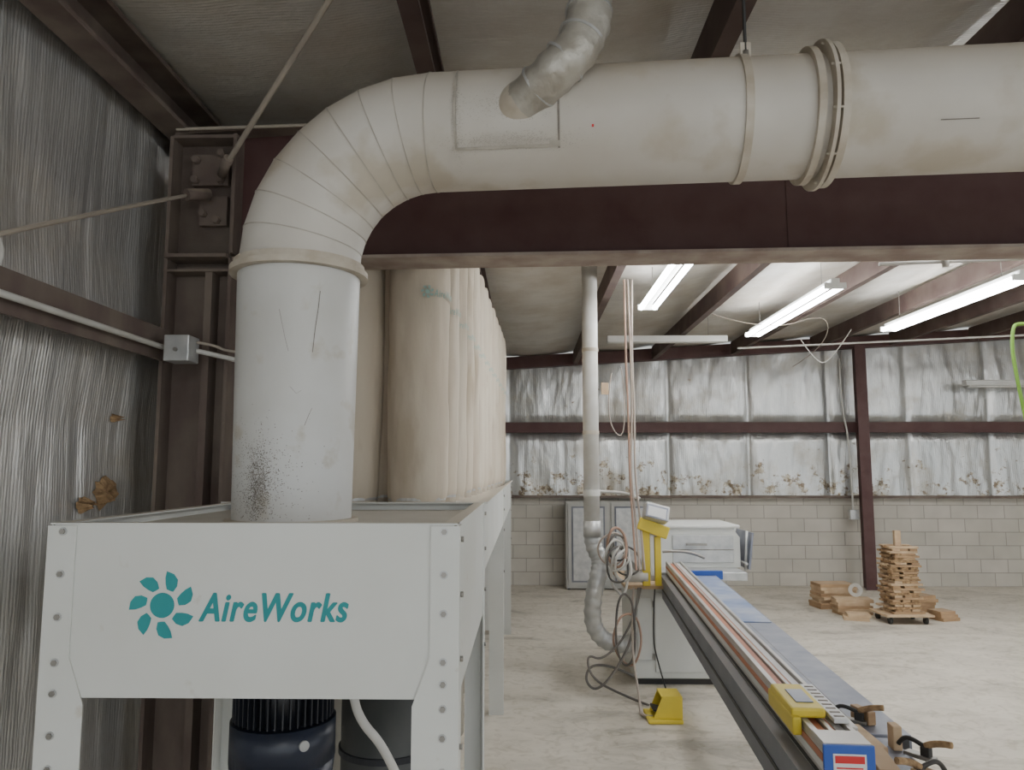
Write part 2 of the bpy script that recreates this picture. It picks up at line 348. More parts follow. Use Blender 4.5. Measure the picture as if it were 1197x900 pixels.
cyl('lamp_disc',(-1.48,1.93,2.335),(-1.43,1.93,2.335),.055,M_pipew,rl,seg=32)
cyl('lamp_base',(-1.49,1.93,2.335),(-1.48,1.93,2.335),.035,M_galv,rl,seg=32)

# ---------------- main duct ----------------
D=empty('dust_collection_duct')
XC,YC=-.70,2.27
cyl('riser_lower',(XC,YC,1.60),(XC,YC,2.335),.173,M_riser,D,r2=.183,seg=72,caps=False)
ring('riser_base_flange',(XC,YC,1.598),(0,0,1),.165,.193,.010,M_flange,D)
ring('riser_collar',(XC,YC,2.345),(0,0,1),.175,.207,.018,M_flange,D)
ring('riser_collar_lip',(XC,YC,2.362),(0,0,1),.17,.196,.025,M_flange,D)
dirh=Vector((1,-.078,0)).normalized()
Rb=.42; rad=.177
n=8; cen=[];tan=[]
base=Vector((XC,YC,2.365))
for i in range(n+1):
    a=math.pi/2*i/n
    cen.append(base+dirh*(Rb*(1-math.cos(a)))+Vector((0,0,Rb*math.sin(a)))); tan.append(dirh*math.sin(a)+Vector((0,0,math.cos(a))))
side=dirh.cross(Vector((0,0,1))).normalized()
def sweep(name,cen,tan,radl,side,m,pr,seg=72):
    v=[];f=[]
    for i in range(len(cen)-1):
        b0=len(v)
        for k in(i,i+1):
            t=tan[k]; up=side.cross(t).normalized()
            for q in range(seg):
                a=2*math.pi*q/seg; v.append(cen[k]+(side*math.cos(a)+up*math.sin(a))*radl[k])
        for q in range(seg): f.append((b0+q,b0+(q+1)%seg,b0+seg+(q+1)%seg,b0+seg+q))
    return pyd(name,v,f,m,pr,True)
sweep('elbow',[Vector((XC,YC,2.34))]+cen,[Vector((0,0,1))]+tan,[rad+.006]*2+[rad+.004,rad+.003,rad+.002]+[rad]*(n-3),side,M_duct,D)
for i in range(n+1): ring('elbow_seam_%d'%i,cen[i],tan[i],rad-.004,rad+(.0085 if i==0 else .0057 if i==1 else .0047 if i==2 else .0018 if i>3 else .0032),.003,M_seam,D)
st=cen[-1]; en=st+dirh*5.2
cyl('trunk',st,en,rad,M_duct,D,seg=72,caps=False)
def onduct(x): return st+dirh*((x-st.x)/dirh.x)
c0=onduct(.86)
ring('trunk_flange',c0,dirh,rad-.005,rad+.036,.010,M_flange,D)
ring('trunk_flange_back',c0-dirh*.035,dirh,rad-.005,rad+.018,.02,M_flange,D)
ring('trunk_band',c0+dirh*.025,dirh,rad-.005,rad+.028,.02,M_flange,D)
for i in range(10):
    a=2*math.pi*i/10; d=Vector((0,0,1))*math.cos(a)+side*math.sin(a)
    cyl('flange_bolt',c0+d*(rad+.024)-dirh*.012,c0+d*(rad+.024)+dirh*.028,.004,M_flange,D,seg=6)
c1=onduct(.635)
ring('hanger_strap',c1,dirh,rad-.002,rad+.008,.022,M_flange,D)
rotbox('strap_ear',c1+Vector((0,-.10,rad-.02)),(.03,.008,.06),(0,0,0),M_flange,D)
cyl('hanger_rod',c1+Vector((0,-.10,rad-.06)),c1+Vector((0,-.10,.62)),.005,M_rubber,D,seg=10)
cyl('hanger_nut',c1+Vector((0,-.10,rad-.04)),c1+Vector((0,-.10,rad-.015)),.011,M_bolt,D,seg=6)
def patch(name,xa,xb,a0,a1,r,m,pr,na=24):
    v=[];f=[]
    for k in range(na+1):
        a=a0+(a1-a0)*k/na
        for x in(xa,xb): v.append(onduct(x)+(side*math.cos(a)+Vector((0,0,1))*math.sin(a))*r)
    for k in range(na): f.append((2*k,2*k+1,2*k+3,2*k+2))
    return pyd(name,v,f,m,pr,True)
if side.y>0: side=-side
patch('saddle_patch',-.185,.105,math.radians(-38),math.radians(48),rad+.003,M_duct,D)
for (xa,xb,a0,a1) in((-.193,-.187,-40,50),(.104,.110,-42,20),(-.19,.11,-40.5,-38),(.08,.11,-39,-35)):
    patch('patch_edge',xa,xb,math.radians(a0),math.radians(a1),rad+.0045,M_seam if xa<.1 else M_scratch,D)
patch('red_mark',.20,.206,math.radians(-25),math.radians(-22.5),rad+.0015,M_red,D,4)
patch('scuff_mark',1.14,1.24,math.radians(-32),math.radians(-31),rad+.0015,M_scratch,D,3)
def quads_on_duct(name,N,cx,sx,ca,sa,m,smin,smax,seedv):
    random.seed(seedv); v=[];f=[]
    for i in range(N):
        x=random.gauss(cx,sx); a=random.gauss(ca,sa); s_=random.uniform(smin,smax); b0=len(v)
        for dx,da in((-2,-1),(1,-.8),(2,.9),(-1,1)):
            aa=math.radians(a)+da*s_/rad
            v.append(onduct(x+dx*s_)+(side*math.cos(aa)+Vector((0,0,1))*math.sin(aa))*(rad+.0042))
        f.append((b0,b0+1,b0+2,b0+3))
    pyd(name,v,f,m,D)
quads_on_duct('grime_smear',1300,-.03,.085,-34,4,M_seam,.0003,.0010,11)
quads_on_duct('grime_smear_edge',500,-.185,.008,-10,25,M_seam,.0003,.0009,12)
quads_on_duct('grime_smear_branch',700,-.02,.07,-2,8,M_seam,.0003,.0010,13)
def rpatch(name,pts,wd):
    v=[];f=[]
    for (a,z) in pts:
        r=.173+.010*(z-1.6)/.735+.0012
        for da in(-wd,wd):
            v.append((XC+r*math.sin(a+da),YC-r*math.cos(a+da),z))
    for k in range(len(pts)-1): f.append((2*k,2*k+1,2*k+3,2*k+2))
    pyd(name,v,f,M_scratch,D)
rpatch('scratch',[(.62,2.26),(.60,2.21),(.56,2.15),(.53,2.08)],.006)
rpatch('scratch_2',[(.55,1.92),(.5,1.90),(.44,1.87)],.004)
rpatch('scratch_3',[(.2,1.98),(.3,1.96),(.38,1.97)],.003)
rpatch('scratch_4',[(.0,2.2),(.1,2.12),(.16,2.08)],.003)
random.seed(9)
v=[];f=[]
for i in range(2600):
    big=random.random()<.4
    a=random.gauss(-.28,.34 if big else .11); z=random.gauss(1.70,.08 if big else .06)
    if z<1.606 or z>2.0: continue
    r=.173+.010*(z-1.6)/.735+.001; s_=random.uniform(.0004,.0014); b0=len(v)
    for da,dz in((-1,-1),(1,-.7),(.8,1.3),(-1,1)): v.append((XC+r*math.sin(a+da*s_/r),YC-r*math.cos(a+da*s_/r),z+dz*s_))
    f.append((b0,b0+1,b0+2,b0+3))
pyd('speckle_dirt',v,f,M_scratch,D)
bp=[Vector(p) for p in((-.10,2.15,2.755),(0,2.06,2.80),(.08,2.0,2.85),(.14,1.99,2.91),(.175,2.0,2.99),(.185,2.02,3.08),(.19,2.03,3.2),(.19,2.03,3.46))]
def cat(P,k=5):
    out=[]
    for i in range(len(P)-1):
        a=P[max(i-1,0)];b=P[i];c_=P[i+1];d=P[min(i+2,len(P)-1)]
        for j in range(k):
            t=j/k; out.append(.5*((2*b)+(-a+c_)*t+(2*a-5*b+4*c_-d)*t*t+(-a+3*b-3*c_+d)*t**3))
    out.append(P[-1]); return out
def flex(name,P,r,m,pr,amp=.004,k=6,seg=32):
    Q=cat(P,k); v=[];f=[]; u=None
    for i,p in enumerate(Q):
        t=(Q[min(i+1,len(Q)-1)]-Q[max(i-1,0)]).normalized()
        if u is None: u,_=frame(t)
        u=(u-t*u.dot(t)).normalized(); w=t.cross(u)
        rr=r+(amp if i%3==0 else 0)
        for q in range(seg):
            a=2*math.pi*q/seg; v.append(p+(u*math.cos(a)+w*math.sin(a))*(rr+.0025*noise.noise((p.x*30,p.z*30,math.cos(a)*2+math.sin(a)))))
    for i in range(len(Q)-1):
        for q in range(seg): f.append((i*seg+q,i*seg+(q+1)%seg,(i+1)*seg+(q+1)%seg,(i+1)*seg+q))
    return pyd(name,v,f,m,pr,True)
flex('branch_body',bp,.061,M_flexm,D,.004)
cyl('branch_collar',bp[0]-(bp[1]-bp[0])*.3,bp[1],.065,M_flange,D,seg=40,caps=False)
for a_,b_ in((1,2),(2,3),(3,4),(4,5)):
    mid=(bp[a_]+bp[b_])/2; ring('branch_clamp',mid,bp[b_]-bp[a_],.058,.0675,.008,M_galv,D)

# ---------------- dust collector ----------------
K=empty('dust_collector')
XL,XR,Y0,Y1,ZT,ZB=-1.145,-.162,1.82,2.93,1.62,1.215
plate('front_panel',[(XL+.01,ZB),(XR-.01,ZB),(XR-.01,ZT),(XL+.01,ZT)],Y0,Y0+.004,M_white,K)
plate('front_panel_lip',[(XL,ZT-.004),(XR,ZT-.004),(XR,ZT),(XL,ZT)],Y0-.002,Y0+.03,M_white,K)
box('panel_right',XR-.004,XR,Y0+.004,Y1,ZB,ZT,M_white,K)
box('panel_left',XL,XL+.004,Y0+.004,Y1,ZB,ZT,M_white,K)
box('panel_rear',XL+.004,XR-.004,Y1-.004,Y1,ZB,ZT,M_white,K)
box('rim_right',XR-.035,XR-.004,Y0+.03,Y1,ZT-.004,ZT,M_white,K)
box('rim_left',XL+.004,XL+.035,Y0+.03,Y1,ZT-.004,ZT,M_white,K)
box('rim_rear',XL+.035,XR-.035,Y1-.03,Y1,ZT-.004,ZT,M_white,K)
box('top_deck',XL+.004,XR-.004,Y0+.004,Y1-.004,1.588,1.592,M_whitein,K)
box('underside',XL+.004,XR-.004,Y0+.004,Y1-.004,ZB,ZB+.004,M_whitein,K)
def legpoly(sgn,xo):
    return [(xo,ZT-.006),(xo,0),(xo-sgn*.105,0),(xo-sgn*.105,1.20),(xo-sgn*.065,1.308),(xo-sgn*.065,ZT-.006)]
for sgn,xo in((1,XR),(-1,XL)):
    poly=legpoly(sgn,xo)
    if sgn<0: poly=poly[::-1]
    plate('leg_front',poly,Y0-.005,Y0-.001,M_white,K)
    xa,xb=(xo,xo+.004) if sgn>0 else (xo-.004,xo)
    box('leg_side_flange',xa,xb,Y0-.005,Y0+.06,0,ZT-.006,M_white,K)
    box('leg_rear_side',xa,xb,Y1-.07,Y1+.0,0,ZT-.006,M_white,K)
    box('leg_rear',xo-sgn*.07 if sgn>0 else xo,xo if sgn>0 else xo+.07,Y1,Y1+.004,0,ZT,M_white,K)
    zs=(1.60,1.50,1.41,1.30,1.25,1.195,1.13,1.055,.98,.9) if sgn>0 else (1.60,1.50,1.40,1.295,1.225,1.13,1.055,.98)
    for z in zs:
        x=xo-sgn*.033
        cyl('leg_bolt',(x,Y0-.005,z),(x,Y0-.011,z),.007,M_bolt,K,seg=6)
        cyl('leg_washer',(x,Y0-.005,z),(x,Y0-.007,z),.010,M_galv,K,seg=16)
    for z in(1.58,1.45,1.3,1.1):
        xx=xo+sgn*.004
        cyl('leg_bolt_side',(xx,Y0+.03,z),(xx+sgn*.007,Y0+.03,z),.007,M_bolt,K,seg=6)
        cyl('leg_bolt_side',(xx,Y1-.035,z),(xx+sgn*.007,Y1-.035,z),.007,M_bolt,K,seg=6)
def petals(pr,cx,cz,y,R,m,xf=None):
    v=[];f=[]
    n=36
    for i in range(n):
        a=2*math.pi*i/n; v.append((cx+R*.38*math.cos(a),y,cz+R*.38*math.sin(a)))
    f.append(tuple(range(n)))
    for k in range(7):
        a=2*math.pi*k/7+.1; b0=len(v)
        pts=[(.52,-.10),(.49,.10),(.50,.34),(.66,.46),(.84,.50),(1.04,.48),(1.0,.24),(.90,.04),(.72,-.08)]
        for rr,da in pts: v.append((cx+R*rr*math.cos(a+da),y,cz+R*rr*math.sin(a+da)))
        f.append(tuple(range(b0,b0+len(pts))))
    if xf: v=[xf(p) for p in v]
    return pyd('logo_swirl',v,f,m,pr)
petals(K,-.865,1.427,Y0-.001,.077,M_teal)
def textobj(name,body,shear,off):
    cu=bpy.data.curves.new(name,'FONT'); cu.body=body; cu.size=1; cu.shear=shear; cu.offset=off; cu.space_character=1.12
    o=bpy.data.objects.new(name,cu); link(o); C.view_layer.update()
    me=bpy.data.meshes.new_from_object(o.evaluated_get(C.evaluated_depsgraph_get()))
    bpy.data.objects.remove(o); return me
me=textobj('t','AireWorks',.25,.012)
xs=[p.co.x for p in me.vertices]; w0,w1=min(xs),max(xs); hs=[p.co.y for p in me.vertices]; h1=max(hs)
base_t=[((p.co.x-w0)/(w1-w0),p.co.y/h1) for p in me.vertices]; faces_t=[tuple(p.vertices) for p in me.polygons]
bv=[];bf=[]
for q,(ox,oz) in enumerate(((0,0),(.0016,0),(.0032,0),(.0016,.001),(.0016,-.001))):
    o0=len(bv)
    bv+=[(-.777+.354*a+ox,Y0-.001-.00012*q,1.392+.064*b+oz) for a,b in base_t]
    bf+=[tuple(i+o0 for i in fc) for fc in faces_t]
pyd('logo_lettering',bv,bf,M_teal,K)

MO=empty('blower_motor')
mx_,my_=-.70,2.25
cyl('motor_top_flange',(mx_,my_,1.213),(mx_,my_,1.195),.15,M_black,MO,seg=48)
cyl('motor_body',(mx_,my_,1.195),(mx_,my_,1.03),.118,M_black,MO,seg=48)
for i in range(44):
    a=2*math.pi*i/44
    rotbox('fin',(mx_+.128*math.cos(a),my_+.128*math.sin(a),1.115),(.026,.004,.14),(0,0,a),M_black,MO)
for z in(1.175,1.15): ring('motor_ring',(mx_,my_,z),(0,0,1),.11,.145,.004,M_black,MO)
cyl('motor_end_bell',(mx_,my_,1.04),(mx_,my_,.93),.147,M_navy,MO,seg=48)
cyl('motor_shroud',(mx_,my_,.93),(mx_,my_,.80),.147,M_navy,MO,r2=.13,seg=48)
cyl('motor_badge',(mx_+.09,my_-.112,1.0),(mx_+.097,my_-.121,1.0),.014,M_galv,MO,seg=20)
hose('motor_conduit',[(mx_+.15,my_,1.2),(mx_+.2,my_-.03,1.14),(mx_+.22,my_-.02,1.04),(mx_+.3,my_,.95),(mx_+.36,my_+.02,.80)],.013,M_pipew,MO)
FH=empty('fan_housing_drum')
cyl('drum_body',(-.48,2.72,0),(-.48,2.72,1.19),.16,M_drum,FH,seg=48)
for z in(1.18,.8,.4): ring('drum_hoop',(-.48,2.72,z),(0,0,1),.15,.168,.02,M_black,FH)
petals(FH,-.43,1.13,2.553,.05,M_teal)
box('rear_post',-1.02,-.93,2.86,2.9,0,1.21,M_whitein,K)

RX0,RX1,RY0,RY1=-1.30,-.17,2.97,8.3
for nm,a in(('tray_right',(RX1-.004,RX1,RY0,RY1,1.34,1.62)),('tray_left',(RX0,RX0+.004,3.3,RY1,1.34,1.62)),
            ('tray_deck',(RX0+.004,RX1-.004,RY0+.004,RY1-.004,1.572,1.58)),('tray_front',(-1.2,RX1-.004,RY0,RY0+.004,1.34,1.62)),
            ('tray_rear',(RX0,RX1,RY1,RY1+.004,1.34,1.62)),('tray_lip',(RX1,RX1+.02,RY0,RY1,1.612,1.62))):
    box(nm,*a,M_white,K)
for y in(5.6,8.22):
    box('tray_leg',RX1,RX1+.004,y,y+.09,0,1.61,M_white,K)
    box('tray_leg_front',RX1-.1,RX1,y,y+.004,0,1.34,M_white,K)
    box('tray_leg_left',RX0,RX0+.09,y,y+.004,0,1.34,M_white,K)
    for z in(1.55,1.45,1.3,1.0): cyl('tray_bolt',(RX1+.004,y+.045,z),(RX1+.012,y+.045,z),.009,M_bolt,K,seg=6)
box('skirt_rear',RX0,RX1,8.19,8.2,.05,1.34,M_white,K)
for i,y in enumerate((3.7,4.6,5.25,6.3,7.3)):
    cyl('collection_bag_%d'%i,(-.72,y,.0),(-.72,y,1.3),.30,M_whitein,K,r2=.26,seg=32)
FB=empty('filter_bags')
def bag(cx,cy,r,z0,z1,seed,logo=False):
    na,nb=40,60; v=[];f=[]
    for j in range(nb+1):
        z=z0+(z1-z0)*j/nb
        e=min((z-z0),(z1-z)); k=1-.10*math.exp(-e/.03)
        for i in range(na):
            a=2*math.pi*i/na
            d=.010*noise.noise((math.cos(a)*2+seed,math.sin(a)*2,z*2.0))+.006*noise.noise((math.cos(a)*5+seed,math.sin(a)*5,z*5))
            rr=r*k+d; v.append((cx+rr*math.cos(a),cy+rr*math.sin(a),z))
    for j in range(nb):
        for i in range(na): f.append((j*na+i,j*na+(i+1)%na,(j+1)*na+(i+1)%na,(j+1)*na+i))
    f.append(tuple(range(nb*na,(nb+1)*na)))
    pyd('bag',v,f,M_bag,FB,True)
    ring('bag_clamp',(cx,cy,z0+.015),(0,0,1),r*.86,r*.935,.012,M_galv,FB,seg=32)
    ring('bag_spigot',(cx,cy,z0-.012),(0,0,1),r*.8,r*.93,.05,M_flange,FB,seg=32)
    if logo:
        R=r+.010
        def wrap(p): 
            a=p[0]/R; return (cx+R*math.sin(a+1.05),cy-R*math.cos(a+1.05),p[2])
        pyd('bag_print',[wrap((-.07+.17*a,0,2.52+.035*b)) for a,b in base_t],faces_t,M_tealp,FB)
        petals(FB,-.10,2.54,0,.03,M_tealp,xf=wrap)
# rows fan slightly outward so each bag edge shows past the previous one
ys=[3.44+.37*i for i in range(13)]
for i,y in enumerate(ys):
    if y>8.1: break
    for j,x in enumerate((-.495,-.805,-1.115)):
        if j==2 and y<3.6: continue
        bag(x+.012*i,y,.139,1.60,3.12,i*3+j,logo=(j==0))

# ---------------- lights ----------------
def strip(x,y0,y1,z,on=True):
    S=empty('fluorescent_light')
    box('ballast_channel',x-.035,x+.035,y0,y1,z+.025,z+.07,M_fix,S,.004)
    for dx in(-.062,.062):
        cyl('tube',(x+dx,y0+.03,z),(x+dx,y1-.03,z),.023,M_tube if on else M_fix,S,seg=16)
    for yy in(y0,y1-.03): box('lampholder',x-.09,x+.09,yy,yy+.03,z-.02,z+.03,M_fix,S)
    for yy in(y0+.3,y1-.3): cyl('hanger',(x,yy,z+.07),(x,yy,zr(x)-.02),.003,M_bolt,S,seg=6)
strip(1.13,4.5,6.9,3.23)
strip(2.65,6.35,8.75,3.30)
strip(4.15,6.2,8.6,3.33)
strip(6.3,6.2,8.6,3.45)  # added fixture, out of view to the right, brightens the far bay
strip(8.4,6.2,8.6,3.5)  # another added unseen fixture, further right, for more fill on the floor
strip(2.65,3.5,5.2,3.28)  # added fixture hidden behind rafter and duct, lifts light in this bay
strip(5.2,3.5,5.9,3.38)  # added fixture outside the right edge of view, extra fill light
strip(.6,-3.0,-.6,3.2)  # added fixture behind the camera, lights duct and collector from the front
strip(3.6,-3.0,-.6,3.3)  # second added fixture behind the camera, fill for the near bay
S=empty('fluorescent_light'); 
box('housing',6.55,7.8,11.25,11.37,2.98,3.06,M_fix,S,.01); cyl('tube',(6.6,11.3,2.97),(7.75,11.3,2.97),.019,M_fix,S)
for xx in(6.8,7.6): cyl('hanger',(xx,11.3,3.06),(xx,11.3,zr(xx)-.05),.003,M_bolt,S,seg=6)
S=empty('fluorescent_light')
box('housing',.98,2.42,8.95,9.07,3.26,3.34,M_fix,S,.01)
for xx in(1.2,2.2): cyl('hanger',(xx,9.0,3.34),(xx,9.0,zr(xx)-.05),.003,M_bolt,S,seg=6)
PP=empty('ceiling_pipe')
hose('sprinkler_pipe',[(2.0,4.2,2.90),(2.6,4.15,2.91),(4.0,4.1,2.94)],.011,M_pipew,PP)
cyl('pipe_tee',(2.35,4.16,2.87),(2.35,4.16,2.94),.018,M_pipew,PP)
hose('cross_pipe',[(2.6,9.2,3.22),(6,9.2,3.36),(11,9.2,3.6)],.012,M_pipew,PP)
hose('loose_wire',[(3.3,9,3.3),(3.5,9.05,3.0),(3.7,9.1,3.05),(4.0,9.2,3.45)],.006,M_pipew,PP)
hose('loose_wire_2',[(2.0,8,3.4),(2.6,8,3.2),(3.3,8.1,3.45),(3.6,9.0,3.2),(3.55,10,3.1)],.005,M_rod,PP)
WC=empty('wall_conduit')
hose('conduit',[(4.75,11.4,3.4),(4.75,11.4,2.6),(4.85,11.4,2.2),(4.85,11.4,1.1)],.014,M_pipew,WC)
box('outlet_box',4.79,4.92,11.36,11.44,1.0,1.14,M_galv,WC,.005)
GH=empty('green_air_hose')
hose('hose',[(3.25,4.7,2.64),(3.08,4.7,2.66),(3.04,4.7,2.62),(3.03,4.7,2.4),(3.10,4.7,1.95)],.011,M_green,GH)

V=empty('vertical_drop_duct')
px,py=.545,6.35
cyl('drop_pipe',(px,py,1.28),(px,py,zr(px)-.03),.066,M_pipew,V,seg=32)
for z in(2.05,2.75): ring('pipe_joint',(px,py,z),(0,0,1),.06,.07,.03,M_flange,V,seg=32)
ring('pipe_band',(px,py,1.55),(0,0,1),.06,.072,.05,M_pipew,V,seg=32)
cyl('pipe_sleeve',(px,py,1.19),(px,py,1.32),.074,M_galv,V,seg=32)
flex('flex_hose',[Vector(p) for p in((px,py,1.24),(px+.01,py,1.12),(px+.06,py-.02,1.0),(px+.04,py-.06,.88),(px,py-.06,.7),(px+.0,py-.03,.5),(px+.08,py,.37),(px+.2,py,.33),(px+.32,py,.34))],.066,M_galv,V,.008,k=8)
rotbox('hanger_tag',(px+.12,py-.02,2.42),(.07,.01,.1),(0,0,.5),M_wood2,V)
hose('conduit_side',[(px-.07,py,1.56),(px+.3,py,1.57),(px+.4,py,1.5)],.012,M_pipew,V)
R=empty('hanging_power_cords')
for i,(x,m) in enumerate(((.84,M_hose),(.868,M_cordt),(.905,M_cordt))):
    hose('cord_%d'%i,[(x,6.3,3.35),(x+.02*math.sin(i*2),6.3,2.7),(x+.02*math.sin(i+1),6.3,2.2),(x+.015*math.cos(i*2),6.28,1.7),(x+.03,6.25,1.3),(x+.03,6.1,.95)],.009,m,R)
hose('cord_loop',[(.72,6.3,2.55),(.66,6.3,2.2),(.80,6.3,1.95),(.84,6.3,2.3),(.80,6.3,2.6)],.005,M_cordt,R)

# ---------------- saw ----------------
SW=empty('upcut_saw')
sx0,sx1,sy0,sy1=.88,1.66,6.37,7.15
box('cabinet',sx0,sx1,sy0,sy1,.05,.78,M_white,SW,.01)
box('plinth',sx0+.03,sx1-.03,sy0+.03,sy1-.03,0,.05,M_rubber,SW)
box('door',sx0+.17,sx1-.02,sy0-.012,sy0,.1,.74,M_white,SW,.006)
box('control_strip',sx0+.03,sx0+.14,sy0-.012,sy0,.2,.7,M_white,SW,.004)
for zz in(.2,.62): box('hinge',sx0+.155,sx0+.165,sy0-.02,sy0,zz,zz+.05,M_bolt,SW)
box('table_top',sx0-.08,1.24,sy0-.12,sy1,.78,.81,M_wood2,SW,.004)
box('saw_table',1.0,1.86,6.5,7.4,.81,.88,M_galv,SW,.006)
hv=[(1.2,.88),(1.90,.88),(1.90,1.14),(1.84,1.22),(1.2,1.24)]
plate('saw_hood',hv,6.85,7.5,M_white,SW)
box('hood_top_cap',1.18,1.90,6.83,7.52,1.22,1.25,M_fix,SW,.01)
box('hood_panel_line',1.3,1.84,6.838,6.85,.92,1.16,M_galv,SW,.005)
box('hood_seam',1.3,1.84,6.834,6.838,1.03,1.036,M_scratch,SW)
box('hood_grip',1.42,1.6,6.81,6.85,1.07,1.09,M_bolt,SW)
rotbox('side_guard',(1.97,7.0,1.03),(.015,.5,.32),(0,.12,0),M_table,SW)
for a in(6.8,7.2): cyl('guard_post',(1.93,a,.86),(1.95,a,1.2),.012,M_galv,SW)
cyl('guard_rail_low',(1.93,6.75,.92),(1.93,7.25,.92),.01,M_galv,SW)
box('blue_fence_plate',1.18,1.64,6.45,6.49,.83,.90,M_blue,SW,.003)
box('yellow_post',.94,1.0,6.22,6.26,.81,1.30,M_yellow,SW,.005)
box('yellow_post_2',1.04,1.09,6.22,6.26,.81,1.2,M_yellow,SW,.005)
rotbox('yellow_arm',(1.03,6.22,1.27),(.25,.06,.10),(0,.35,0),M_yellow,SW,.01)
rotbox('guard_window',(1.02,6.24,1.05),(.03,.02,.32),(0,0,0),M_fix,SW)
rotbox('control_head',(1.05,6.2,1.39),(.2,.10,.13),(-.35,.25,.1),M_galv,SW,.012)
rotbox('control_screen',(1.05,6.14,1.40),(.15,.01,.08),(-.35,.25,.1),M_label,SW)
rotbox('control_bezel',(1.05,6.145,1.40),(.175,.012,.105),(-.35,.25,.1),M_table,SW)
cyl('control_neck',(1.0,6.25,1.25),(1.03,6.22,1.36),.02,M_bolt,SW)
cyl('pneumatic_cylinder',(.80,6.25,.88),(.98,6.25,.88),.045,M_pipew,SW,seg=24)
cyl('pneumatic_valve',(.99,6.3,1.08),(.99,6.3,1.2),.03,M_bolt,SW)
hose('lever',[(1.15,6.5,1.05),(1.35,6.45,1.08),(1.5,6.5,1.0)],.012,M_bolt,SW)
CT=empty('cable_tangle')
random.seed(3)
def loop(c,rx,rz,m,r,tilt=0,n=10):
    pts=[(c[0]+rx*math.cos(2*math.pi*i/n)*(1+.15*random.uniform(-1,1)),c[1]+.04*math.sin(4*math.pi*i/n)+tilt*math.cos(2*math.pi*i/n),c[2]+rz*math.sin(2*math.pi*i/n)*(1+.15*random.uniform(-1,1))) for i in range(n)]
    hose('cable',pts,r,m,CT,True)
for i in range(9):
    loop((.74+random.uniform(-.05,.08),6.14+random.uniform(-.04,.04),1.0+random.uniform(-.12,.15)),random.uniform(.05,.11),random.uniform(.08,.2),random.choice([M_greycord,M_cordt,M_cordt,M_hose,M_pipew]),random.choice([.008,.011]))
loop((.8,6.15,.42),.11,.22,M_hose,.009); loop((.78,6.12,.5),.08,.3,M_greycord,.009)
hose('cable_floor',[(.9,6.2,.8),(.86,6.15,.55),(.78,6.1,.3),(.55,6.0,.04),(.45,6.1,.1),(.5,6.15,.22),(.7,6.15,.2),(.86,6.15,.12)],.010,M_greycord,CT)
hose('cable_floor_2',[(.92,6.2,.8),(.84,6.15,.5),(.6,6.1,.25),(.47,6.15,.3),(.5,6.1,.12),(.75,6.0,.02),(.9,5.8,.015)],.009,M_greycord,CT)
hose('cable_pedal',[(.86,6.2,.8),(.82,6.15,.4),(.84,5.8,.02),(.80,5.55,.015),(.88,5.5,.03)],.009,M_cordt,CT)
hose('cable_pedal_b',[(1.05,6.32,.78),(1.02,6.32,.4),(1.06,6.32,.2),(1.1,6.2,.02)],.006,M_rubber,CT)
FP=empty('foot_pedal')
box('pedal_base',.84,1.08,5.42,5.68,0,.03,M_yellow,FP,.008)
plate('pedal_hood_left',[(.88,.03),(1.08,.03),(1.08,.17),(.94,.17)],5.45,5.46,M_yellow,FP)
plate('pedal_hood_right',[(.88,.03),(1.08,.03),(1.08,.17),(.94,.17)],5.64,5.65,M_yellow,FP)
box('pedal_hood_top',.935,1.08,5.45,5.65,.165,.178,M_yellow,FP,.004)
box('pedal_hood_back',1.07,1.08,5.46,5.64,.03,.168,M_yellow,FP)
rotbox('pedal_tread',(.95,5.55,.06),(.14,.15,.012),(0,.25,0),M_rubber,FP)
# ---------------- rail & table ----------------
RL=empty('pusher_fence_rail',(.895,2.24,0))
slope=.078; ang=-math.atan(slope)
def rb(name,x0,x1,y0,y1,z0,z1,m,bev=0):
    o=box(name,x0,x1,y0,y1,z0,z1,m,None,bev); o.parent=RL; return o
LN=4.25
rb('beam_lower',-.10,-.085,.1,LN,.69,.86,M_greybeam,.002)
rb('beam_lower_slot',-.103,-.10,.1,LN,.76,.775,M_rubber)
rb('beam_flange_bottom',-.10,-.03,.1,LN,.69,.696,M_greybeam)
rb('beam_flange_top',-.10,-.02,.1,LN,.854,.862,M_greybeam)
rb('rail_core',-.055,.075,0,LN,.862,.955,M_alu,.004)
rb('rail_ridge_left',-.055,-.035,0,LN,.955,.975,M_alu,.002)
rb('rail_ridge_mid',.0,.014,0,LN,.955,.972,M_alu,.002)
rb('rail_ridge_right',.06,.075,0,LN,.955,.975,M_alu,.002)
rb('orange_strip_top',-.034,-.004,.01,LN-.05,.955,.963,M_orange)
rb('orange_strip_side',-.0575,-.055,.01,LN-.05,.925,.945,M_orange)
rb('white_strip_side',-.0575,-.055,.01,LN-.05,.90,.922,M_label)
rb('dark_slot_side',-.0575,-.055,.01,LN-.05,.872,.885,M_rubber)
rb('orange_strip_right',.017,.028,.01,LN-.05,.955,.962,M_orange)
rb('measuring_tape',.03,.056,.01,LN-.05,.955,.962,M_label)
rb('end_cap',-.06,.08,-.012,0,.84,.978,M_blue,.003)
rb('end_plate_top',-.055,.075,0,.11,.9755,.979,M_alu)
rb('warning_label',-.035,.055,-.0135,-.012,.865,.955,M_label)
rb('warning_label_red',-.03,.05,-.0145,-.0135,.93,.95,M_red)
for i in range(5): rb('warning_label_line',-.027,.045,-.0142,-.0135,.875+i*.010,.879+i*.010,M_red)
rb('roller_table',.078,.36,.45,LN+.3,.845,.862,M_table,.003)
rb('roller_table_side',.352,.36,.45,LN+.3,.77,.846,M_greybeam)
rb('table_seam',.21,.214,.45,2.3,.862,.863,M_greybeam)
rb('table_blue_sheet',.10,.345,2.3,LN-.1,.862,.868,M_bluefilm,.002)
rb('rail_stand_leg',-.06,-.02,.28,.34,0,.69,M_greybeam,.003)
